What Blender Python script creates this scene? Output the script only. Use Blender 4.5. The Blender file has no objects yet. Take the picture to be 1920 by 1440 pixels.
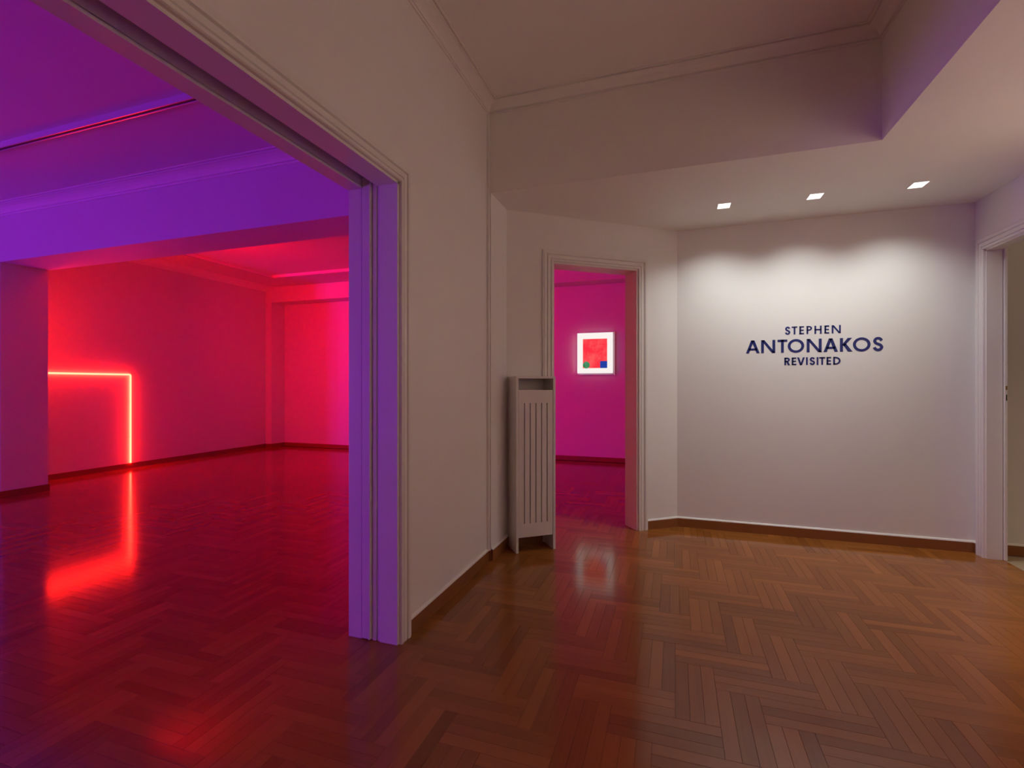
import bpy, math, random
from mathutils import Vector, Matrix

random.seed(7)
C = bpy.context.scene.collection
SC = bpy.context.scene
PI = math.pi

# ------------------------------------------------------------------ camera, world, lights, exposure
F_PX, HORIZON = 905.0, 721.5
YAW = math.atan(305 / 905)
cam_d = bpy.data.cameras.new('camera'); cam = bpy.data.objects.new('camera', cam_d); C.objects.link(cam)
cam.location = (0, 0, 1.2); cam.rotation_euler = (PI / 2, 0, YAW)
cam_d.sensor_width = 36; cam_d.lens = 36 * F_PX / 1920; cam_d.shift_y = (HORIZON - 720) / 1920
cam_d.clip_start = 0.02
SC.camera = cam
vs = SC.view_settings
vs.view_transform = 'Standard'; vs.look = 'None'; vs.exposure = 0.0; vs.gamma = 1.0; vs.use_curve_mapping = False
w = bpy.data.worlds.new('world'); SC.world = w; w.use_nodes = True
w.node_tree.nodes['Background'].inputs['Color'].default_value = (0.004, 0.003, 0.003, 1)
try:
    SC.cycles.max_bounces = 10; SC.cycles.diffuse_bounces = 7; SC.cycles.sample_clamp_indirect = 6
    SC.cycles.caustics_reflective = False; SC.cycles.use_denoising = True
except Exception:
    pass

RED_TUBE = (82.0, 0.90, 0.46)          # radiance of the red neon tubes
BLUE_TUBE = (165.0, 13.0, 520.0)        # violet blue neon on the near gallery wall, out of frame
SPOT_POWER, SPOT_COLOR = 32.5, (0.95, 1.0, 0.96)

def lamp(name, kind, loc, power, color, rot=(0, 0, 0), **kw):
    d = bpy.data.lights.new(name, kind); d.energy = power; d.color = color
    for k, v in kw.items(): setattr(d, k, v)
    o = bpy.data.objects.new(name, d); o.location = loc; o.rotation_euler = rot; C.objects.link(o)
    return o

# the hall goes on behind the camera; unseen warm spots are added in its lowered ceiling as fill, and a point light beyond the door
for yy, pw, cone in ((2.84, 64.0, 102), (1.9, 62.0, 96), (1.0, 62.0, 96), (0.1, 62.0, 96)):
    lamp('hall_fill_spot', 'SPOT', (1.60, yy, 2.49), pw * 1.04, (1.0, 0.765, 0.46), (0, math.radians(-30), 0), spot_size=math.radians(cone), spot_blend=1.0, shadow_soft_size=0.035)
# rose strip lamp on the far side of the gallery beam, hidden by it, washing the far wall
lamp('rose_strip_lamp', 'AREA', (-5.4, 3.545, 2.88), 108.0, (1.0, 0.0, 0.014), (math.radians(80), 0, math.radians(-18)), shape='RECTANGLE', size=1.3, size_y=0.06, spread=math.radians(112))
lamp('side_room_light', 'POINT', (3.2, 3.1, 2.3), 3.0, (1.0, 0.72, 0.48), shadow_soft_size=0.1)

# ------------------------------------------------------------------ materials
def nt(name):
    m = bpy.data.materials.new(name); m.use_nodes = True
    t = m.node_tree; b = t.nodes['Principled BSDF']
    return m, t, b

def paint(name, col, rough=0.55, bump=0.04, scale=220.0):
    m, t, b = nt(name)
    tc = t.nodes.new('ShaderNodeTexCoord')
    n = t.nodes.new('ShaderNodeTexNoise'); n.inputs['Scale'].default_value = 1.7; n.inputs['Detail'].default_value = 4
    r = t.nodes.new('ShaderNodeValToRGB')
    r.color_ramp.elements[0].position = 0.3; r.color_ramp.elements[1].position = 0.7
    r.color_ramp.elements[0].color = tuple(c * 0.975 for c in col) + (1,); r.color_ramp.elements[1].color = tuple(col) + (1,)
    t.links.new(tc.outputs['Object'], n.inputs['Vector']); t.links.new(n.outputs['Fac'], r.inputs['Fac'])
    t.links.new(r.outputs['Color'], b.inputs['Base Color'])
    n2 = t.nodes.new('ShaderNodeTexNoise'); n2.inputs['Scale'].default_value = scale; n2.inputs['Detail'].default_value = 2
    bp = t.nodes.new('ShaderNodeBump'); bp.inputs['Strength'].default_value = bump; bp.inputs['Distance'].default_value = 0.002
    t.links.new(tc.outputs['Object'], n2.inputs['Vector']); t.links.new(n2.outputs['Fac'], bp.inputs['Height'])
    t.links.new(bp.outputs['Normal'], b.inputs['Normal'])
    b.inputs['Roughness'].default_value = rough
    return m

def wood(name, light, dark, tone_from, rough=0.2):
    """Oak strip: grain along the UV's u, tone per plank from the object's colour or a mesh attribute."""
    m, t, b = nt(name); N = t.nodes.new; L = t.links.new
    uv = N('ShaderNodeTexCoord')
    if tone_from == 'object':
        oi = N('ShaderNodeObjectInfo'); sep = N('ShaderNodeSeparateColor'); L(oi.outputs['Color'], sep.inputs['Color'])
    else:
        at = N('ShaderNodeAttribute'); at.attribute_name = 'tone'; sep = N('ShaderNodeSeparateColor'); L(at.outputs['Color'], sep.inputs['Color'])
    tone, seed = sep.outputs[0], sep.outputs[1]
    off = N('ShaderNodeCombineXYZ')
    mul = N('ShaderNodeMath'); mul.operation = 'MULTIPLY'; mul.inputs[1].default_value = 37.0; L(seed, mul.inputs[0])
    L(mul.outputs[0], off.inputs['X']); L(mul.outputs[0], off.inputs['Z'])
    add = N('ShaderNodeVectorMath'); add.operation = 'ADD'; L(uv.outputs['UV'], add.inputs[0]); L(off.outputs[0], add.inputs[1])
    mp = N('ShaderNodeMapping'); mp.inputs['Scale'].default_value = (3.5, 130.0, 1.0); L(add.outputs[0], mp.inputs['Vector'])
    g = N('ShaderNodeTexNoise'); g.inputs['Scale'].default_value = 1.0; g.inputs['Detail'].default_value = 5; g.inputs['Roughness'].default_value = 0.62
    L(mp.outputs[0], g.inputs['Vector'])
    mp2 = N('ShaderNodeMapping'); mp2.inputs['Scale'].default_value = (2.0, 22.0, 1.0); L(add.outputs[0], mp2.inputs['Vector'])
    g2 = N('ShaderNodeTexNoise'); g2.inputs['Scale'].default_value = 1.0; g2.inputs['Detail'].default_value = 2; L(mp2.outputs[0], g2.inputs['Vector'])
    # factor = tone*0.62 + grain*0.28 + broad*0.2
    m1 = N('ShaderNodeMath'); m1.operation = 'MULTIPLY'; m1.inputs[1].default_value = 0.62; L(tone, m1.inputs[0])
    m2 = N('ShaderNodeMath'); m2.operation = 'MULTIPLY_ADD'; m2.inputs[1].default_value = 0.34; L(g.outputs['Fac'], m2.inputs[0]); L(m1.outputs[0], m2.inputs[2])
    m3 = N('ShaderNodeMath'); m3.operation = 'MULTIPLY_ADD'; m3.inputs[1].default_value = 0.20; L(g2.outputs['Fac'], m3.inputs[0]); L(m2.outputs[0], m3.inputs[2])
    mix = N('ShaderNodeMix'); mix.data_type = 'RGBA'
    L(m3.outputs[0], mix.inputs['Factor']); mix.inputs['A'].default_value = dark + (1,); mix.inputs['B'].default_value = light + (1,)
    L(mix.outputs['Result'], b.inputs['Base Color'])
    bp = N('ShaderNodeBump'); bp.inputs['Strength'].default_value = 0.05; bp.inputs['Distance'].default_value = 0.001
    L(g.outputs['Fac'], bp.inputs['Height']); L(bp.outputs['Normal'], b.inputs['Normal'])
    rr = N('ShaderNodeMath'); rr.operation = 'MULTIPLY_ADD'; rr.inputs[1].default_value = 0.05; rr.inputs[2].default_value = rough - 0.03
    L(g2.outputs['Fac'], rr.inputs[0]); L(rr.outputs[0], b.inputs['Roughness']); b.inputs['Specular IOR Level'].default_value = 0.38
    return m

def plain(name, col, rough=0.5, metal=0.0):
    m, t, b = nt(name)
    n = t.nodes.new('ShaderNodeTexNoise'); n.inputs['Scale'].default_value = 40.0
    tc = t.nodes.new('ShaderNodeTexCoord'); t.links.new(tc.outputs['Object'], n.inputs['Vector'])
    mx = t.nodes.new('ShaderNodeMix'); mx.data_type = 'RGBA'
    mx.inputs['A'].default_value = tuple(c * 0.94 for c in col) + (1,); mx.inputs['B'].default_value = tuple(col) + (1,)
    t.links.new(n.outputs['Fac'], mx.inputs['Factor']); t.links.new(mx.outputs['Result'], b.inputs['Base Color'])
    b.inputs['Roughness'].default_value = rough; b.inputs['Metallic'].default_value = metal
    return m

def glow(name, col, strength=1.0, noise=None):
    m = bpy.data.materials.new(name); m.use_nodes = True; t = m.node_tree
    for n in list(t.nodes): t.nodes.remove(n)
    o = t.nodes.new('ShaderNodeOutputMaterial'); e = t.nodes.new('ShaderNodeEmission')
    e.inputs['Color'].default_value = tuple(col) + (1,); e.inputs['Strength'].default_value = strength
    t.links.new(e.outputs[0], o.inputs['Surface'])
    if noise:
        tc = t.nodes.new('ShaderNodeTexCoord'); n = t.nodes.new('ShaderNodeTexNoise')
        n.inputs['Scale'].default_value = 6.0; n.inputs['Detail'].default_value = 6; n.inputs['Roughness'].default_value = 0.65
        r = t.nodes.new('ShaderNodeValToRGB'); r.color_ramp.elements[0].position = 0.42; r.color_ramp.elements[1].position = 0.68
        r.color_ramp.elements[0].color = tuple(col) + (1,); r.color_ramp.elements[1].color = tuple(noise) + (1,)
        t.links.new(tc.outputs['Object'], n.inputs['Vector']); t.links.new(n.outputs['Fac'], r.inputs['Fac']); t.links.new(r.outputs['Color'], e.inputs['Color'])
    return m

M = {
    'wall': paint('wall_paint', (0.82, 0.805, 0.785)),
    'gallery': paint('gallery_wall_paint', (0.72, 0.705, 0.69)),
    'ceiling': paint('ceiling_paint', (0.86, 0.84, 0.81), 0.7),
    'gallery_ceiling': paint('gallery_ceiling_paint', (0.76, 0.745, 0.73), 0.7),
    'gloss': paint('gloss_woodwork_paint', (0.80, 0.78, 0.75), 0.35, 0.02, 60.0),
    'cover': paint('radiator_cover_paint', (0.74, 0.72, 0.69), 0.45, 0.02, 60.0),
    'skirting': wood('skirting_wood', (0.33, 0.125, 0.038), (0.16, 0.058, 0.017), 'mesh', 0.3),
    'plank': wood('oak_plank', (0.38, 0.140, 0.030), (0.15, 0.047, 0.009), 'object', 0.125),
    'planks': wood('oak_plank_far', (0.38, 0.140, 0.030), (0.15, 0.047, 0.009), 'mesh', 0.125),
    'subfloor': plain('dark_joint_filler', (0.06, 0.022, 0.010), 0.8),
    'tile': plain('beige_floor_tile', (0.42, 0.34, 0.24), 0.35),
    'ink': plain('dark_blue_vinyl', (0.011, 0.022, 0.16), 0.45),
    'black': plain('black_slot', (0.006, 0.006, 0.007), 0.5),
    'rail': plain('white_rail_metal', (0.72, 0.72, 0.74), 0.3),
    'steel': plain('steel_edge', (0.7, 0.7, 0.72), 0.30, 1.0),
    'brass': plain('brass_latch', (0.45, 0.28, 0.10), 0.35, 1.0),
    'fixture': plain('white_fixture_trim', (0.82, 0.81, 0.79), 0.4),
    'lens': glow('spotlight_lens', (1.0, 0.97, 0.92), 2.0),
    'red_tube': glow('red_neon_gas', RED_TUBE, 1.0),
    'blue_tube': glow('blue_neon_gas', BLUE_TUBE, 1.0),
    'white_tube': glow('white_neon_gas', (7.5, 5.0, 4.6), 1.0),
    'lightbox': glow('backlit_white_acrylic', (1.0, 0.92, 0.89), 0.97),
    'edge_glow': glow('painted_edge_light', (0.62, 0.28, 0.42), 0.8),  # emission painting the light caught on the picture's rim
    'art_red': glow('backlit_red_field', (0.98, 0.028, 0.055), 1.0, (0.98, 0.115, 0.115)),
    'art_green': glow('backlit_green_disc', (0.022, 0.20, 0.065), 1.0, (0.12, 0.32, 0.20)),
    'art_blue': glow('backlit_blue_square', (0.018, 0.05, 0.36), 1.0),
    'acrylic': paint('white_acrylic_case', (0.78, 0.76, 0.76), 0.25, 0.0),
}

# ------------------------------------------------------------------ mesh helpers
class MB:
    def __init__(self): self.v = []; self.f = []
    def quad(self, a, b, c, d):
        i = len(self.v); self.v += [a, b, c, d]; self.f.append((i, i + 1, i + 2, i + 3))
    def box(self, x0, x1, y0, y1, z0, z1):
        self.prism([(x0, y0), (x1, y0), (x1, y1), (x0, y1)], z0, z1)
    def prism(self, poly, z0, z1):
        """poly counter-clockwise in plan."""
        n = len(poly); i = len(self.v)
        self.v += [(x, y, z0) for x, y in poly] + [(x, y, z1) for x, y in poly]
        self.f.append(tuple(range(i + n - 1, i - 1, -1))); self.f.append(tuple(range(i + n, i + 2 * n)))
        for k in range(n):
            l = (k + 1) % n
            self.f.append((i + k, i + l, i + n + l, i + n + k))
    def obox(self, fr, s0, s1, d0, d1, z0, z1):
        """box in a wall frame: s along the wall, d out of its face into the room."""
        P = [fr(s0, d0), fr(s0, d1), fr(s1, d1), fr(s1, d0)]
        a = sum(P[k][0] * P[(k + 1) % 4][1] - P[(k + 1) % 4][0] * P[k][1] for k in range(4))
        self.prism(P if a > 0 else P[::-1], z0, z1)
    def tube(self, pts, r, n=10, closed_ends=True):
        pts = [Vector(p) for p in pts]; rings = []
        for k, p in enumerate(pts):
            a = (pts[k] - pts[k - 1]).normalized() if k else (pts[1] - pts[0]).normalized()
            b = (pts[k + 1] - pts[k]).normalized() if k < len(pts) - 1 else a
            t = (a + b).normalized(); sc = 1 / max(0.3, math.sqrt((1 + a.dot(b)) / 2))
            ref = Vector((0, 0, 1)) if abs(t.z) < 0.9 else Vector((0, 1, 0))
            if k == 0: u = t.cross(ref).normalized()
            else: u = (u - t * u.dot(t)).normalized()
            w_ = t.cross(u)
            i = len(self.v)
            for q in range(n):
                an = 2 * PI * q / n
                self.v.append(tuple(p + u * r * math.cos(an) + w_ * r * math.sin(an)))
            rings.append(i)
        for a, b in zip(rings, rings[1:]):
            for q in range(n):
                self.f.append((a + q, a + (q + 1) % n, b + (q + 1) % n, b + q))
        if closed_ends:
            self.f.append(tuple(rings[0] + q for q in range(n - 1, -1, -1))); self.f.append(tuple(rings[-1] + q for q in range(n)))
    def build(self, name, mat, parent=None, smooth=False, bevel=0.0, loc=None):
        me = bpy.data.meshes.new(name)
        vv = self.v
        if loc: vv = [(x - loc[0], y - loc[1], z - loc[2]) for x, y, z in vv]
        me.from_pydata(vv, [], self.f); me.update()
        me.materials.append(mat)
        if smooth:
            for p in me.polygons: p.use_smooth = True
        o = bpy.data.objects.new(name, me); C.objects.link(o)
        if loc and not parent: o.location = loc
        if parent: o.parent = parent
        if bevel:
            b = o.modifiers.new('bevel', 'BEVEL'); b.width = bevel; b.segments = 2; b.limit_method = 'ANGLE'
        return o

def tag(o, label=None, cat=None, group=None, kind=None):
    if label: o['label'] = label
    if cat: o['category'] = cat
    if group: o['group'] = group
    if kind: o['kind'] = kind
    return o

def empty(name, loc=(0, 0, 0), rz=0.0):
    o = bpy.data.objects.new(name, None); o.location = loc; o.rotation_euler = (0, 0, rz); o.empty_display_size = 0.1
    C.objects.link(o); return o

def frame_of(p0, p1):
    """wall frame: s runs p0->p1, d positive towards the room (right of p0->p1)."""
    p0 = Vector(p0); d = (Vector(p1) - p0).normalized(); r = Vector((d.y, -d.x))
    return lambda s, dd: tuple(p0 + d * s + r * dd)

def wall(name, p0, p1, t, z1, label, holes=(), cat='wall', z0=0.0):
    fr = frame_of(p0, p1); L = (Vector(p1) - Vector(p0)).length
    ss = sorted({0.0, L} | {h[0] for h in holes} | {h[1] for h in holes})
    mb = MB()
    for a, b in zip(ss, ss[1:]):
        cut = [h for h in holes if h[0] <= a + 1e-6 and h[1] >= b - 1e-6]
        if cut: mb.obox(fr, a, b, -t, 0, cut[0][2], z1)
        else: mb.obox(fr, a, b, -t, 0, z0, z1)
    return tag(mb.build(name, M['gallery' if 'gallery' in name else 'wall']), label, cat, kind='structure')

CASING = [(0.0, 0.0), (0.0, 0.013), (0.004, 0.018), (0.015, 0.018), (0.018, 0.007), (0.022, 0.007), (0.025, 0.015), (0.046, 0.017),
          (0.049, 0.007), (0.053, 0.007), (0.057, 0.018), (0.064, 0.021), (0.076, 0.021), (0.080, 0.016), (0.087, 0.016), (0.088, 0.0)]

def casing(parent, fr, s0, s1, z1, left=True, right=True):
    """mitred door surround on the room face: left leg, head, right leg; each its own piece."""
    def strip(name, path):
        mb = MB()
        for (w0, d0), (w1, d1) in zip(CASING, CASING[1:]):
            a = path(w0, d0); b = path(w1, d1)
            mb.quad(a[0], a[1], b[1], b[0])
        mb.f = [f for f in mb.f]
        o = mb.build(name, M['gloss'], parent)
        return o
    P = lambda s, z, d: (*fr(s, d), z)
    if left: strip('casing', lambda w, d: (P(s0 - w, 0, d), P(s0 - w, z1 + w, d)))
    strip('head_casing', lambda w, d: (P(s0 - w, z1 + w, d), P(s1 + w, z1 + w, d)))
    if right: strip('casing', lambda w, d: (P(s1 + w, z1 + w, d), P(s1 + w, 0, d)))

def poly_sweep(name, poly, profile, zc, closed, mat=None):
    """cornice: profile (out from wall, down from ceiling) swept along a plan polygon whose room lies to its left."""
    n = len(poly); pts = [Vector(p) for p in poly]
    def off(k, p):
        if closed or 0 < k < n - 1:
            a = (pts[k] - pts[k - 1]).normalized(); b = (pts[(k + 1) % n] - pts[k]).normalized()
        elif k == 0: a = b = (pts[1] - pts[0]).normalized()
        else: a = b = (pts[-1] - pts[-2]).normalized()
        na = Vector((-a.y, a.x)); nb = Vector((-b.y, b.x)); m_ = (na + nb).normalized()
        return pts[k] + m_ * (p / max(0.3, m_.dot(na)))
    mb = MB()
    segs = range(n) if closed else range(n - 1)
    for k in segs:
        l = (k + 1) % n
        for (p0, q0), (p1, q1) in zip(profile, profile[1:]):
            a, b = off(k, p0), off(l, p0); c, d = off(l, p1), off(k, p1)
            mb.quad((a.x, a.y, zc - q0), (b.x, b.y, zc - q0), (c.x, c.y, zc - q1), (d.x, d.y, zc - q1))
    return mb.build(name, mat or M['ceiling'])

def set_wood_attr(o, tone, seed, uvs=None):
    me = o.data
    at = me.color_attributes.new('tone', 'FLOAT_COLOR', 'CORNER')
    for d in at.data: d.color = (tone, seed, 0, 1)
    uv = me.uv_layers.new(name='uv')
    for lp in me.loops:
        c = me.vertices[lp.vertex_index].co
        uv.data[lp.index].uv = (c.x + c.y, c.z)

# ------------------------------------------------------------------ key dimensions (metres; camera stands at the origin)
XA = -1.21            # hall side of the left wall
TA = 0.262            # its thickness
YB = 4.335            # lettered wall
XD = 2.04             # right wall
YJ = 1.948            # far jamb of the wide opening
HEAD = 2.14
PC0, PC1 = (-1.2, 3.395), (0.02, 4.335)          # angled wall
HS, HC = 2.507, 3.10  # lowered ceiling, hall ceiling
XN = -7.45            # neon wall
HG, HR = 3.06, 3.065   # near and far gallery ceilings
YF, YN = 7.28, 7.58   # header face and far wall
XG = XA - TA
YS = -2.6             # wall behind the camera
YGS = -5.0            # near end of the gallery

# ------------------------------------------------------------------ floor: sub-floor slab and triple herringbone oak strips
mb = MB(); mb.box(-7.6, 2.135, YGS - 0.1, 7.6, -0.08, -0.005)
floor = tag(mb.build('floor', M['subfloor']), 'reddish brown oak herringbone parquet with a satin varnish', 'floor', kind='structure')
PL, PW3 = 0.3772, 0.1518
PW = PW3 / 3
OX, OY = -0.3752, 1.8349
GAP, BEV = 0.00035, 0.0004
def plank_verts(l, wd):
    a, b = l / 2 - GAP, wd / 2 - GAP
    r0 = [(-a, -b, -0.006), (a, -b, -0.006), (a, b, -0.006), (-a, b, -0.006)]
    r1 = [(x, y, -BEV) for x, y, z in r0]
    r2 = [(x - math.copysign(BEV, x), y - math.copysign(BEV, y), 0.0) for x, y, z in r0]
    return r0 + r1 + r2
PF = [(8, 9, 10, 11)] + [(k, (k + 1) % 4, 4 + (k + 1) % 4, 4 + k) for k in range(4)] + [(4 + k, 4 + (k + 1) % 4, 8 + (k + 1) % 4, 8 + k) for k in range(4)]
planks = []           # (cx, cy, vertical, length, width)
X0, X1, Y0, Y1 = -7.5, 2.135, -2.6, 7.5
for j in range(-40, 40):
    for i in range(-80, 80):
        bx = OX + i * PW3 + j * (PL + PW3); by = OY - i * PW3 + j * (PL - PW3)
        if not (X0 - 1.2 < bx < X1 + .3 and Y0 - .6 < by < Y1 + .3): continue
        for k in range(3):
            for vert in (0, 1):
                if not vert: r = [bx, bx + PL, by + k * PW, by + (k + 1) * PW]
                else: r = [bx + PL + k * PW, bx + PL + (k + 1) * PW, by, by + PL]
                r = [max(r[0], X0), min(r[1], X1), max(r[2], Y0), min(r[3], Y1)]
                if r[1] - r[0] < .004 or r[3] - r[2] < .004: continue
                planks.append((r, vert))
def view_size(r):
    cx, cy = (r[0] + r[1]) / 2, (r[2] + r[3]) / 2
    s_, c_ = math.sin(YAW), math.cos(YAW)
    z = -s_ * cx + c_ * cy; x = c_ * cx + s_ * cy
    if z < 0.6: return 0
    u = 960 + F_PX * x / z; v = HORIZON + F_PX * 1.2 / z
    if not (-60 < u < 1980 and v < 1475): return 0
    if cx < XA:                                   # behind the left wall, seen only through its opening
        yc = cy * XA / cx
        if yc > YJ: return 0
    if cx > XD or cy > YB: return 0
    if (cx - PC0[0]) * (PC1[1] - PC0[1]) - (cy - PC0[1]) * (PC1[0] - PC0[0]) < 0 and cx < PC1[0] and cx > XA: return 0
    return (r[1] - r[0]) * (r[3] - r[2]) / z ** 3
rank = sorted(range(len(planks)), key=lambda q: -view_size(planks[q][0]))
near = set(rank[:300])
me_full = bpy.data.meshes.new('plank'); me_full.from_pydata(plank_verts(PL, PW), [], PF); me_full.materials.append(M['plank'])
uvl = me_full.uv_layers.new(name='uv')
for lp in me_full.loops:
    c = me_full.vertices[lp.vertex_index].co; uvl.data[lp.index].uv = (c.x, c.y)
sv, sf, stone, suv = [], [], [], []
for q, (r, vert) in enumerate(planks):
    cx, cy = (r[0] + r[1]) / 2, (r[2] + r[3]) / 2
    lx, ly = r[1] - r[0], r[3] - r[2]
    tone = min(1.0, max(0.0, random.gauss(0.5, 0.2))); 
    if random.random() < 0.06: tone *= 0.35
    seed = random.random()
    dz = random.uniform(-0.00012, 0.00012); tx, ty = random.gauss(0, 0.0007), random.gauss(0, 0.0003)
    l, wd = (ly, lx) if vert else (lx, ly)
    if q in near and abs(l - PL) < 1e-4 and abs(wd - PW) < 1e-4:
        o = bpy.data.objects.new('plank', me_full); C.objects.link(o); o.parent = floor
        o.location = (cx, cy, dz); o.rotation_euler = (tx, ty, PI / 2 if vert else 0); o.color = (tone, seed, 0, 1)
    else:
        base = len(sv)
        for x, y, z in plank_verts(l, wd):
            z2 = z + (y * tx - x * ty + dz if z > -0.005 else 0)
            sv.append((cx - y, cy + x, z2) if vert else (cx + x, cy + y, z2)); suv.append((x, y))
        sf += [tuple(base + k for k in f) for f in PF]; stone += [(tone, seed)] * 12
me = bpy.data.meshes.new('parquet_strips'); me.from_pydata(sv, [], sf); me.materials.append(M['planks'])
at = me.color_attributes.new('tone', 'FLOAT_COLOR', 'POINT'); uvl = me.uv_layers.new(name='uv')
at.data.foreach_set('color', [c for t in stone for c in (t[0], t[1], 0.0, 1.0)])
uvl.data.foreach_set('uv', [c for lp in me.loops for c in suv[lp.vertex_index]])
po = bpy.data.objects.new('parquet_strips', me); C.objects.link(po); po.parent = floor; po['kind'] = 'stuff'
mb = MB(); mb.box(2.135, 4.0, 2.0, 4.6, -0.08, -0.003)
tag(mb.build('floor', M['tile']), 'beige tiled floor of the room beyond the right doorway', 'floor', kind='structure')

# ------------------------------------------------------------------ walls
OA0, OA1 = -0.55, YJ
wall('wall_left', (XA, YS), (XA, 3.075), TA, HC + 0.05, 'white hall wall with the wide opening to the red gallery', [(OA0 - YS, OA1 - YS, HEAD)])
mb = MB(); mb.box(XG, -1.188, 3.075, 3.40, 0, HS); mb.box(XG, -1.24, 3.40, 3.55, 0, HS)
tag(mb.build('wall_left_return', M['wall']), 'narrow white wall return behind the slatted radiator cover', 'wall', kind='structure')
LC = math.dist(PC0, PC1)
C0, C1, HCD = 0.388, 1.152, 2.15
wall('wall_angled', PC0, PC1, 0.17, HS, 'white angled wall with the narrow doorway into the pink room', [(C0, C1, HCD)])
wall('wall_back', PC1, (XD, YB), 0.15, HS, 'white wall carrying the dark blue lettering')
D0, D1, HDD = YB - 4.212, YB - 3.35, 2.137
wall('wall_right', (XD, YB), (XD, YS), 0.085, HS, 'white wall with the doorway at the right edge', [(D0, D1, HDD)])
wall('wall_near', (XD + 0.2, YS), (XG - .05, YS), 0.15, 3.2, 'white wall behind the viewpoint')
wall('wall_gallery_near', (XA, YGS), (XN - .1, YGS), 0.15, 3.2, 'near end wall of the gallery out of sight')
mb = MB(); mb.box(XG, XA, YGS - .1, YS, 0, 3.2)
tag(mb.build('wall_gallery_right', M['gallery']), 'gallery side wall behind the viewpoint', 'wall', kind='structure')
wall('wall_gallery_left', (XN, YGS - .1), (XN, YF), 0.15, 3.2, 'gallery wall bathed in red from the neon corner')
mb = MB(); mb.prism([(XN - .15, YF), (-7.309, YF), (-7.28, YN), (-7.28, YN + .15), (XN - .15, YN + .15)], 0, 3.2)
mb.box(-7.28, 1.6, YN, YN + .15, 0, 3.2)
tag(mb.build('wall_gallery_back', M['gallery']), 'bright red lit far wall of the gallery with a shallow recess', 'wall', kind='structure')
mb = MB(); mb.prism([(-7.309, YF), (1.5, YF), (1.5, YN), (-7.28, YN)], 2.772, 3.2)
tag(mb.build('trim_header', M['gallery']), 'dropped header above the recessed far gallery wall', 'header', kind='structure')
wall('wall_gallery_right', (1.5, YN + .1), (1.5, YB + .1), 0.1, 3.2, 'end wall of the pink room out of sight')
mb = MB(); mb.box(XN - .05, -6.76, 3.11, 3.52, 0, 2.5)
tag(mb.build('wall_pier', M['gallery']), 'dark purple pier at the left edge under the gallery beam', 'pier', kind='structure')
mb = MB(); mb.box(XN - .05, XG + 0.02, 3.11, 3.52, 2.5, 3.2)
tag(mb.build('ceiling_beam', M['gallery']), 'deep violet lit beam crossing the gallery', 'beam', kind='structure')
# side room beyond the right doorway
mb = MB(); mb.box(XD + .085, 4.0, YB + .01, YB + .15, 0, 2.7); mb.box(3.9, 4.05, 2.0, YB + .1, 0, 2.7); mb.box(XD + .085, 4.0, 1.95, 2.1, 0, 2.7); mb.box(XD + .085, 4.05, 1.95, YB + .15, 2.7, 2.8)
tag(mb.build('wall_side_room', M['wall']), 'dim beige wall seen through the doorway at the right edge', 'wall', kind='structure')

# ------------------------------------------------------------------ ceilings and cornices
mb = MB(); mb.box(XG - .02, 1.2, YS - .1, 3.2, HC, HC + .12)
tag(mb.build('ceiling', M['ceiling']), 'raised brownish lit hall ceiling inside the cornice', 'ceiling', kind='structure')
mb = MB(); mb.prism([(-1.40, 3.075), (1.05, 3.075), (1.05, YS - .1), (2.16, YS - .1), (2.16, 4.48), (-.05, 4.48), (-1.40, 3.54)], HS, HC + .1)
tag(mb.build('ceiling_soffit', M['ceiling']), 'lowered white ceiling border holding three square spotlights', 'ceiling', kind='structure')
mb = MB(); mb.box(-7.6, XG + .03, YGS - .1, 3.3, HG, HG + .16)
tag(mb.build('ceiling', M['gallery_ceiling']), 'magenta lit ceiling of the near gallery with one track rail', 'ceiling', kind='structure')
mb = MB(); mb.box(-7.6, 1.7, 3.3, 7.6, HR, HR + .15)
tag(mb.build('ceiling', M['gallery_ceiling']), 'red lit ceiling of the far gallery with an angled track', 'ceiling', kind='structure')
CORN = [(0, .086), (.014, .086), (.014, .073), (.005, .071), (.005, .066), (.020, .064), (.020, .054), (.034, .040), (.056, .025), (.086, .015), (.104, .014), (.104, .0075), (.097, .0065), (.097, .002), (.101, .0005), (.116, .008), (.128, .008), (.128, 0)]
o = poly_sweep('trim_cornice', [(XA, YS), (1.05, YS), (1.05, 3.075), (XA, 3.075)], [(p * .76, q * .72) for p, q in CORN], HC, True)
tag(o, 'moulded plaster cornice around the hall ceiling', 'cornice', kind='structure')
o = poly_sweep('trim_cornice', [(XN, YGS), (XG, YGS), (XG, 3.11), (-6.90, 3.11), (-6.90, 2.95), (XN, 2.95)], [(p * 1.08, q * 1.0) for p, q in CORN], HG, True)
tag(o, 'violet lit cornice along the top of the gallery beam', 'cornice', kind='structure')
o = poly_sweep('trim_cornice', [(XN, YF), (XN, 3.52)], [(0, .088), (.036, .088), (.036, .060), (.046, .056), (.050, .044), (.075, .024), (.11, .014), (.135, .012), (.14, .005), (.16, .010), (.17, 0)], HR, False)
tag(o, 'red lit cornice above the neon wall', 'cornice', kind='structure')
mb = MB(); mb.box(XA - .003, -1.194, 3.048, 3.068, 0.073, HC - .062)
mb.box(XA - .003, -1.199, 3.0705, 3.0755, 0.073, HC - .062)
tag(mb.build('trim_conduit', M['wall']), 'thin vertical conduit strip in the corner left of the radiator cover', 'trim', kind='structure')

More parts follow.
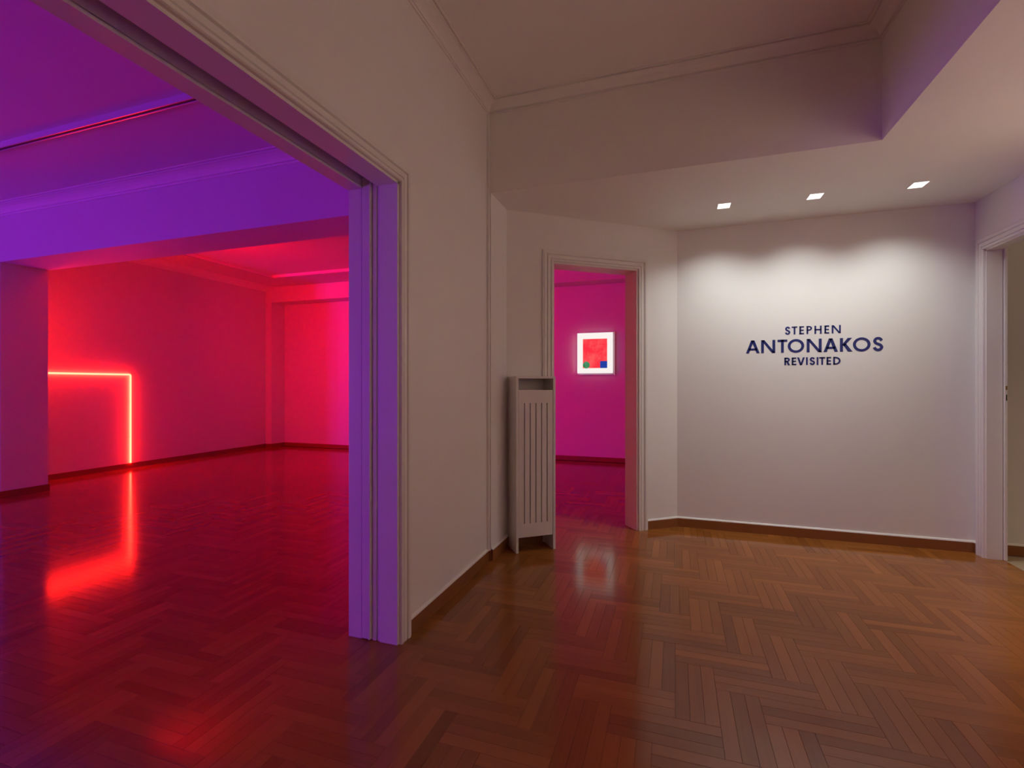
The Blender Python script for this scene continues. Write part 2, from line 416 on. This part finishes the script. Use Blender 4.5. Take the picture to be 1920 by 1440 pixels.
# ------------------------------------------------------------------ skirting boards with a white caulked top edge
def skirting(name, runs, label, caulk=True):
    root = None
    for p0, p1 in runs:
        fr = frame_of(p0, p1); L = math.dist(p0, p1)
        mb = MB(); mb.obox(fr, 0, L, 0, 0.014, 0, 0.071)
        if root is None:
            o = mb.build(name, M['skirting']); tag(o, label, 'skirting', kind='structure'); root = o
        else:
            o = mb.build('skirting_length', M['skirting'], root)
        set_wood_attr(o, random.uniform(.3, .6), random.random())
        if caulk:
            mb = MB(); n = 5
            for k in range(n):
                a0, a1 = PI / 2 * k / n, PI / 2 * (k + 1) / n
                d0, z0 = 0.014 * math.cos(a0), 0.071 + 0.013 * math.sin(a0); d1, z1 = 0.014 * math.cos(a1), 0.071 + 0.013 * math.sin(a1)
                mb.quad((*fr(0, d0), z0), (*fr(L, d0), z0), (*fr(L, d1), z1), (*fr(0, d1), z1))
            mb.build('caulk_bead', M['gloss'], root)
skirting('baseboard_left', [((XA, YJ + .09), (XA, 3.075)), ((XA, 3.075), (-1.188, 3.075)), ((-1.188, 3.075), (-1.188, 3.41))], 'brown wooden skirting along the left hall wall')
frC = frame_of(PC0, PC1)
skirting('baseboard_angled', [(frC(C1 + .09, 0), PC1), (PC0, frC(C0 - .09, 0))], 'short brown skirting right of the pink room doorway')
skirting('baseboard_back', [(PC1, (XD, YB)), ((XD, YB), (XD, YB - D0 + .09))], 'long brown skirting below the lettered wall')
skirting('baseboard_gallery', [((XN, 3.52), (XN, YF)), ((XN, YF), (-7.309, YF)), ((-7.309, YF), (-7.28, YN)), ((-7.28, YN), (1.5, YN))], 'dark red lit skirting around the far gallery', False)
skirting('baseboard_pier', [((-6.76, 3.10), (-6.76, 3.53))], 'dark skirting at the foot of the purple pier', False)
skirting('baseboard_side_room', [((XD + .085, YB + .01), (3.9, YB + .01))], 'dark skirting beyond the right doorway', True)

# ------------------------------------------------------------------ door 1: wide opening with a pocket door
d1 = tag(empty('door_1', (XA, YJ, 0)), 'wide cased opening to the red gallery with a pocket sliding door', 'doorway', kind='structure')
def at_root(o, root):
    o.matrix_parent_inverse = Matrix.Translation(-Vector(root.location)) if not root.rotation_euler.z else (Matrix.Translation(root.location) @ Matrix.Rotation(root.rotation_euler.z, 4, 'Z')).inverted()
    return o
frA = frame_of((XA, YS), (XA, 3.075))
n0 = set(C.objects)
casing(d1, frA, OA0 - YS, YJ - YS, HEAD)
E = 0.012   # lining board thickness
mb = MB(); mb.box(-1.305, XA + .001, YJ - E, YJ + .01, 0, HEAD); mb.build('jamb', M['gloss'], d1, bevel=.0015)
mb = MB(); mb.box(XG - .004, -1.403, YJ - E, YJ + .01, 0, HEAD); mb.build('jamb', M['gloss'], d1, bevel=.0015)
mb = MB(); mb.box(-1.3175, -1.307, YJ - .006, YJ + .02, 0, HEAD + .01); mb.build('stop_bead', M['gloss'], d1)
mb = MB(); mb.box(-1.345, -1.324, YJ - .010, YJ + .03, 0, HEAD + .03); mb.build('stop_bead', M['gloss'], d1, bevel=.003)
mb = MB(); mb.box(-1.324, -1.3175, YJ + .022, YJ + .03, 0, HEAD + .03); mb.build('pocket_slot', M['black'], d1)
mb = MB(); mb.box(-1.398, -1.350, YJ - .018, YJ + .03, 0.006, HEAD + .035)
sl = mb.build('sliding_door', M['gloss'], d1, bevel=.003)
mb = MB(); mb.box(-1.3605, -1.3530, YJ - .0215, YJ - .0165, 0.006, HEAD + .03); mb.build('edge_bead', M['gloss'], sl)
mb = MB(); mb.box(-1.3165, XA + .001, OA0, YJ - .0, HEAD - E, HEAD + .002); mb.build('head_lining', M['gloss'], d1)
mb = MB(); mb.box(XG - .004, -1.400, OA0, YJ - .0, HEAD - E, HEAD + .002); mb.build('head_lining', M['gloss'], d1)
for o in set(C.objects) - n0: at_root(o, d1)
sl.children[0].matrix_parent_inverse = Matrix.Identity(4)
mb = MB(); mb.box(-1.385, -1.330, OA0, YJ - .02, HEAD + .085, HEAD + .13); at_root(mb.build('groove_shade', M['black'], d1), d1)  # black block added to darken the inside of the groove
# the pocket track groove is a real channel cut in the lintel: rebuild the lintel as two cheeks and a raised top
wl = bpy.data.objects['wall_left']
mbw = MB()
mbw.box(XG, XA, YS, OA0, 0, HC + .05); mbw.box(XG, XA, YJ, 3.075, 0, HC + .05)
mbw.box(-1.3165, XA, OA0, YJ, HEAD, HC + .05); mbw.box(XG, -1.400, OA0, YJ, HEAD, HC + .05); mbw.box(-1.400, -1.3165, OA0, YJ, HEAD + .13, HC + .05)
old = wl.data; me = bpy.data.meshes.new('wall_left'); me.from_pydata(mbw.v, [], mbw.f); me.materials.append(M['wall']); wl.data = me; bpy.data.meshes.remove(old)

# ------------------------------------------------------------------ door 2: doorway in the angled wall
d2 = tag(empty('door_2'), 'narrow cased doorway showing the glowing picture', 'doorway', kind='structure')
casing(d2, frC, C0, C1, HCD)
for a, b in ((C0 - .001, C0 + .012), (C1 - .012, C1 + .001)):
    mb = MB(); mb.obox(frC, a, b, -.172, .001, 0, HCD); mb.build('jamb', M['gloss'], d2)
mb = MB(); mb.obox(frC, C0, C1, -.172, .001, HCD - .012, HCD + .001); mb.build('head_lining', M['gloss'], d2)

# ------------------------------------------------------------------ door 3: doorway in the right wall
d3 = tag(empty('door_3'), 'cased doorway at the right edge with a lock strike in its jamb', 'doorway', kind='structure')
frD = frame_of((XD, YB), (XD, YS))
casing(d3, frD, D0, D1, HDD)
mb = MB(); mb.obox(frD, D0 - .001, D0 + .010, -.087, .001, 0, HDD); mb.build('jamb', M['gloss'], d3)
mb = MB(); mb.obox(frD, D1 - .010, D1 + .001, -.087, .001, 0, HDD); mb.build('jamb', M['gloss'], d3)
mb = MB(); mb.obox(frD, D0, D1, -.087, .001, HDD - .010, HDD + .001); mb.build('head_lining', M['gloss'], d3)
mb = MB(); mb.obox(frD, D0 - .004, D0 + .022, -.108, -.092, 0, HDD); rb = mb.build('rebate_strip', M['gloss'], d3, bevel=.002)
mb = MB(); mb.obox(frD, D0 + .0215, D0 + .0228, -.1055, -.0965, 1.165, 1.192); mb.build('latch_recess', M['brass'], rb)
mb = MB(); mb.obox(frD, D0 + .0215, D0 + .0228, -.1045, -.0985, 1.092, 1.133); mb.build('bolt_slot', M['black'], rb)

# ------------------------------------------------------------------ radiator cover against the angled wall
ang = math.atan2(PC1[1] - PC0[1], PC1[0] - PC0[0])
rc = empty('radiator_cover', (*frC(0.022, 0.002), 0), ang)
tag(rc, 'tall narrow white slatted radiator cover standing left of the doorway', 'radiator cover')
RW, RD, RH, BT = 0.306, 0.186, 1.262, 0.019     # local x along wall, local -y into the room
mb = MB(); mb.box(0, BT, -RD, -.001, 0, RH - .017); mb.build('side_panel', M['cover'], rc, bevel=.0012)
mb = MB(); mb.box(RW - BT, RW, -RD, -.001, 0, RH - .017); mb.build('side_panel', M['cover'], rc, bevel=.0012)
mb = MB(); mb.box(0, RW, -RD, -.001, RH - .017, RH); mb.build('top_panel', M['cover'], rc, bevel=.0012)
mb = MB(); fx0, fx1, fz0, fz1, fy0, fy1 = BT + .0015, RW - BT - .003, 0.108, 1.163, -RD + .002, -RD + .018
slots = [0.0505, 0.0945, 0.1385, 0.1825, 0.2265]; sw, sz0, sz1 = 0.0075, 0.206, 1.068
pos = [c + .014 for c in slots]
edges = [fx0] + [e for c in pos for e in (c - sw / 2, c + sw / 2)] + [fx1]
O = [(fx0, fz0), (fx1, fz0), (fx1, fz1), (fx0, fz1)]; I = [(edges[1], sz0), (edges[-2], sz0), (edges[-2], sz1), (edges[1], sz1)]
mb.v = [(x, y, z) for y in (fy0, fy1) for x, z in O + I]
for k in range(4):
    l = (k + 1) % 4
    mb.f += [(k, l, 4 + l, 4 + k), (8 + l, 8 + k, 12 + k, 12 + l), (l, k, 8 + k, 8 + l), (4 + k, 4 + l, 12 + l, 12 + k)]
fp = mb.build('front_panel', M['cover'], rc)
for a, b in list(zip(edges[0::2], edges[1::2]))[1:-1]:
    mb = MB(); mb.box(a, b, fy0, fy1, sz0 - .0004, sz1 + .0004); mb.build('slat', M['cover'], fp)
mb = MB(); mb.box(BT, RW - BT, -.012, -.003, 0.3, RH - .018); mb.build('back_panel', M['cover'], rc)

# ------------------------------------------------------------------ wall lettering
def ell(cx, cy, rx, ry, a0, a1, n):
    return [(cx + rx * math.cos(a0 + (a1 - a0) * k / n), cy + ry * math.sin(a0 + (a1 - a0) * k / n)) for k in range(n + 1)]
def band(outer, inner):
    return [(outer[k], outer[k + 1], inner[k + 1], inner[k]) for k in range(len(outer) - 1)]
def bar(x0, y0, x1, y1): return [((x0, y0), (x1, y0), (x1, y1), (x0, y1))]
def diag(xa, ya, xb, yb, t):   # horizontal-cut diagonal of horizontal width t
    return [((xa, ya), (xa + t, ya), (xb + t, yb), (xb, yb))]
def stroke(pts, t):
    P = [Vector(p) for p in pts]; L, R = [], []
    for k, p in enumerate(P):
        d = (P[min(k + 1, len(P) - 1)] - P[max(k - 1, 0)]).normalized(); n = Vector((-d.y, d.x)) * t / 2
        L.append(tuple(p + n)); R.append(tuple(p - n))
    return band(L, R)
def spline(pts, n=6):
    out = []; Q = [pts[0]] + pts + [pts[-1]]
    for k in range(1, len(Q) - 2):
        p0, p1, p2, p3 = [Vector(v) for v in Q[k - 1:k + 3]]
        for q in range(n):
            t = q / n
            out.append(tuple(.5 * (2 * p1 + (p2 - p0) * t + (2 * p0 - 5 * p1 + 4 * p2 - p3) * t * t + (3 * p1 - p0 - 3 * p2 + p3) * t ** 3)))
    return out + [tuple(pts[-1])]
def glyph(ch, w_, h, t):
    if ch == 'A':
        ap = t * .62
        return diag(0, 0, w_ / 2 - ap, h, t * 1.12) + diag(w_ - t * 1.12, 0, w_ / 2 + ap - t * 1.12, h, t * 1.12) + bar(w_ * .2, h * .22, w_ * .8, h * .22 + t * .85)
    if ch == 'N':
        return bar(0, 0, t, h) + bar(w_ - t, 0, w_, h) + [((0, h), (w_ - t * 1.18, 0), (w_, 0), (t * 1.18, h))]
    if ch == 'T': return bar(w_ / 2 - t / 2, 0, w_ / 2 + t / 2, h) + bar(0, h - t * .9, w_, h)
    if ch == 'I': return bar(w_ / 2 - t / 2, 0, w_ / 2 + t / 2, h)
    if ch == 'E': return bar(0, 0, t, h) + bar(0, h - t * .9, w_, h) + bar(0, 0, w_, t * .9) + bar(0, h * .5 - t * .42, w_ * .94, h * .5 + t * .42)
    if ch == 'H': return bar(0, 0, t, h) + bar(w_ - t, 0, w_, h) + bar(0, h * .52 - t * .45, w_, h * .52 + t * .45)
    if ch == 'O': return band(ell(w_ / 2, h / 2, w_ / 2, h * .515, 0, 2 * PI, 40), ell(w_ / 2, h / 2, w_ / 2 - t, h * .515 - t * .93, 0, 2 * PI, 40))
    if ch == 'K': return bar(0, 0, t, h) + [((t * .6, h * .50), (w_ - t * 1.6, h), (w_ - t * .15, h), (t * 1.35, h * .40)), ((t * 1.0, h * .52), (t * 1.9, h * .62), (w_, 0), (w_ - t * 1.55, 0))]
    if ch == 'V': return diag(w_ / 2 - t * .62, 0, 0, h, t * 1.12) + diag(w_ / 2 + t * .62 - t * 1.12, 0, w_ - t * 1.12, h, t * 1.12)
    if ch == 'D':
        c = w_ - h * .56
        return bar(0, 0, t, h) + bar(0, 0, c, t * .92) + bar(0, h - t * .92, c, h) + band(ell(c, h / 2, w_ - c, h / 2, -PI / 2, PI / 2, 20), ell(c, h / 2, w_ - c - t, h / 2 - t * .92, -PI / 2, PI / 2, 20))
    if ch in 'PR':
        b0 = h * .42; ry = (h - b0) / 2; c = w_ * (.97 if ch == 'R' else 1) - ry * 1.15; rx = ry * 1.15
        q = bar(0, 0, t, h) + bar(0, h - t * .88, c, h) + bar(0, b0, c, b0 + t * .88) + band(ell(c, b0 + ry, rx, ry, -PI / 2, PI / 2, 16), ell(c, b0 + ry, rx - t, ry - t * .88, -PI / 2, PI / 2, 16))
        if ch == 'R': q += [((w_ * .30, b0 + t * .4), (w_ * .30 + t * 1.2, b0 + t * .4), (w_, 0), (w_ - t * 1.3, 0))]
        return q
    if ch == 'S':
        P = [(.93, .80), (.76, .955), (.50, 1.0), (.24, .95), (.09, .77), (.22, .60), (.52, .50), (.80, .41), (.95, .24), (.78, .05), (.46, 0.0), (.18, .07), (.03, .23)]
        return stroke(spline([(t / 2 + x * (w_ - t), t / 2 - .012 * h + y * (h * 1.024 - t)) for x, y in P]), t)
    return []
LINES = [
    ('STEPHEN', 1.5983, 0.0632, 0.0118, [(.8307, .8706), (.8793, .9182), (.9327, .9649), (.9821, 1.0203), (1.0363, 1.0854), (1.104, 1.1358), (1.1526, 1.2134)]),
    ('ANTONAKOS', 1.4552, 0.1048, 0.0196, [(.5501, .6507), (.6616, .7628), (.7794, .8483), (.8513, .9661), (.9833, 1.0854), (1.0978, 1.1941), (1.2079, 1.29), (1.2927, 1.4067), (1.4189, 1.4902)]),
    ('REVISITED', 1.3558, 0.0606, 0.0122, [(.8278, .8676), (.8793, .9113), (.917, .9706), (.9804, .989), (1.0021, 1.0414), (1.0516, 1.0629), (1.0685, 1.109), (1.118, 1.1487), (1.1626, 1.2118)]),
]
wt = tag(empty('wall_lettering', (1.02, YB, 1.35)), 'three lines of dark blue capital letters on the spotlit white wall', 'lettering')
for word, z0, h, t, xs in LINES:
    tl = empty('text_line', (0, 0, 0)); tl.parent = wt
    for ch, (xa, xb) in zip(word, xs):
        mb = MB()
        for poly in glyph(ch, xb - xa, h, t):
            P = [(xa + x - 1.02, z0 + y - 1.35) for x, y in poly]
            a = sum(P[k][0] * P[(k + 1) % len(P)][1] - P[(k + 1) % len(P)][0] * P[k][1] for k in range(len(P)))
            if a < 0: P = P[::-1]
            i = len(mb.v); n = len(P)
            mb.v += [(x, -.0016, z) for x, z in P] + [(x, -.0002, z) for x, z in P]
            mb.f.append(tuple(range(i, i + n)))
            for k in range(n):
                l = (k + 1) % n; mb.f.append((i + l, i + k, i + n + k, i + n + l))
        mb.build('letter', M['ink'], tl)

# ------------------------------------------------------------------ three square recessed spotlights
def spot(x, y, label):
    r = tag(empty('recessed_spotlight', (x, y, HS)), label, 'spotlight', 'square recessed spotlights above the lettered wall')
    a, b, t = 0.042, 0.052, 0.004
    mb = MB()
    mb.box(-a - t, a + t, -b - t, -b, -.002, 0); mb.box(-a - t, a + t, b, b + t, -.002, 0); mb.box(-a - t, -a, -b, b, -.002, 0); mb.box(a, a + t, -b, b, -.002, 0)
    mb.build('trim_ring', M['fixture'], r)
    mb = MB(); mb.box(-a, a, -b, b, -.0012, -.0003); mb.build('lens', M['lens'], r)
    l = lamp('spot_lamp', 'SPOT', (0, 0, -.012), SPOT_POWER, SPOT_COLOR, (math.radians(14), 0, 0), spot_size=math.radians(120), spot_blend=1.0, shadow_soft_size=0.06)
    l.parent = r
spot(0.341, 3.834, 'leftmost of the three square recessed spotlights')
spot(0.923, 3.841, 'middle of the three square recessed spotlights')
spot(1.508, 3.837, 'rightmost of the three square recessed spotlights, nearest the right doorway')

# ------------------------------------------------------------------ red neon corner line on the gallery wall
nc = tag(empty('neon_light', (XN, 4.832, 0.073)), 'red neon right angle on the far left gallery wall, standing on the skirting', 'neon light')
def arc_corner(y, z, r, n=6):   # rounded elbow in the wall plane x = XN + .022
    return [(XN + .022, y - r + r * math.sin(PI / 2 * k / n), z - r + r * math.cos(PI / 2 * k / n)) for k in range(n + 1)]
pts = [(XN + .022, 3.58, 1.347)] + arc_corner(4.834, 1.347, .02) + [(XN + .022, 4.834, 0.076)]
mb = MB(); mb.tube(pts, .0115, 10); tb = mb.build('neon_tube', M['red_tube'], nc, smooth=True); at_root(tb, nc)
for y, z in ((4.0, 1.347), (4.5, 1.347)):
    mb = MB(); mb.box(XN + .001, XN + .012, y - .006, y + .006, z - .004, z + .004); at_root(mb.build('tube_clip', M['acrylic'], nc), nc)
for z in (0.45, 0.95):
    mb = MB(); mb.box(XN + .001, XN + .012, 4.834 - .004, 4.834 + .004, z - .006, z + .006); at_root(mb.build('tube_clip', M['acrylic'], nc), nc)
# separate unseen red tube added on the pier flank to light soffit and ceiling
mb = MB(); mb.tube([(-6.86, 3.54, 2.30), (-6.86, 3.54, 1.40)], .009, 8)
o = mb.build('neon_light', M['red_tube']); tag(o, 'short red neon line added as fill light on the hidden flank of the purple pier', 'neon light')

mb = MB(); mb.tube([(0.55, YB + .185, 0.5), (0.55, YB + .185, 2.2)], .007, 8)  # unseen tube added to redden the pink room's far wall
tag(mb.build('neon_light', M['red_tube']), 'added upright red neon line reddening the pink room, unseen right of its doorway', 'neon light')
# blue neon on the near gallery wall, out of sight, lighting the beam, the jamb and the hall ceiling edge
for yy, which in ((-3.0, 'farthest from the beam'), (-1.9, 'middle one'), (-0.8, 'nearest the beam')):
    mb = MB(); mb.tube([(XN + .04, yy, 0.12), (XN + .04, yy, 1.45)], .0098, 8)
    tag(mb.build('neon_light', M['blue_tube']), 'upright violet blue neon line on the gallery wall out of frame, ' + which, 'neon light', 'upright blue neon lines out of frame')

# ------------------------------------------------------------------ glowing picture in the pink room
YP = 7.50
ap = tag(empty('lightbox_picture', (-1.170, YP, 1.688)), 'glowing white framed abstract picture with red field in the pink room', 'picture')
ap.scale = (1.0176, 1.0, 1.0176)
def pbox(name, mat, x0, x1, z0, z1, y0, y1, parent=ap, bevel=0.0):
    mb = MB(); mb.box(x0 + 1.15, x1 + 1.15, y0 - YP, y1 - YP, z0 - 1.68, z1 - 1.68); return mb.build(name, mat, parent, bevel=bevel)
pf = pbox('white_panel', M['lightbox'], -1.423, -0.881, 1.377, 1.993, YP, YP + .004)
pbox('panel_side', M['acrylic'], -0.887, -0.881, 1.377, 1.993, YP + .004, YP + .03)
pbox('panel_side', M['acrylic'], -1.423, -1.417, 1.377, 1.993, YP + .004, YP + .03)
pbox('panel_side', M['acrylic'], -1.417, -0.887, 1.377, 1.383, YP + .004, YP + .03)
pbox('panel_side', M['acrylic'], -1.417, -0.887, 1.987, 1.993, YP + .004, YP + .03)
pbox('back_plate', M['acrylic'], -1.435, -0.858, 1.352, 2.005, YP + .062, YP + .072)
pbox('case_edge', M['edge_glow'], -0.866, -0.860, 1.350, 2.003, YP + .030, YP + .034)  # glowing strip stands in for light on the back plate's edge
pbox('case_edge', M['acrylic'], -1.423, -0.866, 1.350, 1.354, YP + .030, YP + .034)
pbox('red_field', M['art_red'], -1.335, -0.967, 1.455, 1.900, YP - .002, YP - .0002, pf)
pbox('blue_square', M['art_blue'], -1.072, -0.966, 1.454, 1.560, YP - .004, YP - .0022, pf)
mb = MB(); n = 28; R = .053
mb.v = [(-1.282 + 1.15 + R * math.cos(2 * PI * k / n), y, 1.503 - 1.68 + R * math.sin(2 * PI * k / n)) for y in (-.004, -.0022) for k in range(n)]
mb.f = [tuple(range(n))] + [((k + 1) % n, k, n + k, n + (k + 1) % n) for k in range(n)]
mb.build('green_disc', M['art_green'], pf)
mb = MB(); mb.tube([(-1.40 + 1.15, .045, 1.42 - 1.68), (-1.40 + 1.15, .045, 1.96 - 1.68)], .005, 8); mb.build('neon_tube', M['white_tube'], ap)

# ------------------------------------------------------------------ ceiling track rails
def rail(name, p0, p1, zc, label, shiny):
    fr = frame_of(p0, p1); L = math.dist(p0, p1)
    r = tag(empty(name, (*p0, zc)), label, 'track rail')
    ps = []
    mb = MB(); mb.obox(fr, 0, L, -.020, -.012, zc - .044, zc); mb.obox(fr, 0, L, .012, .020, zc - .044, zc); mb.obox(fr, 0, L, -.012, .012, zc - .010, zc)
    ps.append(mb.build('rail_body', M['rail'], r))
    mb = MB(); mb.obox(fr, .002, L - .002, -.012, .012, zc - .040, zc - .010); ps.append(mb.build('slot', M['black'], r))
    if shiny:
        for d in (-.016, .016):
            mb = MB(); mb.obox(fr, 0, L, d - .0028, d + .0028, zc - .0452, zc - .043); ps.append(mb.build('metal_edge', M['steel'], r))
    for o in ps: at_root(o, r)
rail('track_rail', (-7.2, 2.27), (XG - .12, 2.27), HG, 'ceiling track rail with black slot across the magenta near gallery ceiling', True)
rail('track_rail', (-6.52, 3.8), (-6.52, 6.50), HR, 'ceiling track rail running away along the neon wall in the far gallery', False)
rail('track_rail', (-6.54, 6.51), (-1.0, 6.51), HR, 'ceiling track rail parallel to the far gallery wall', False)
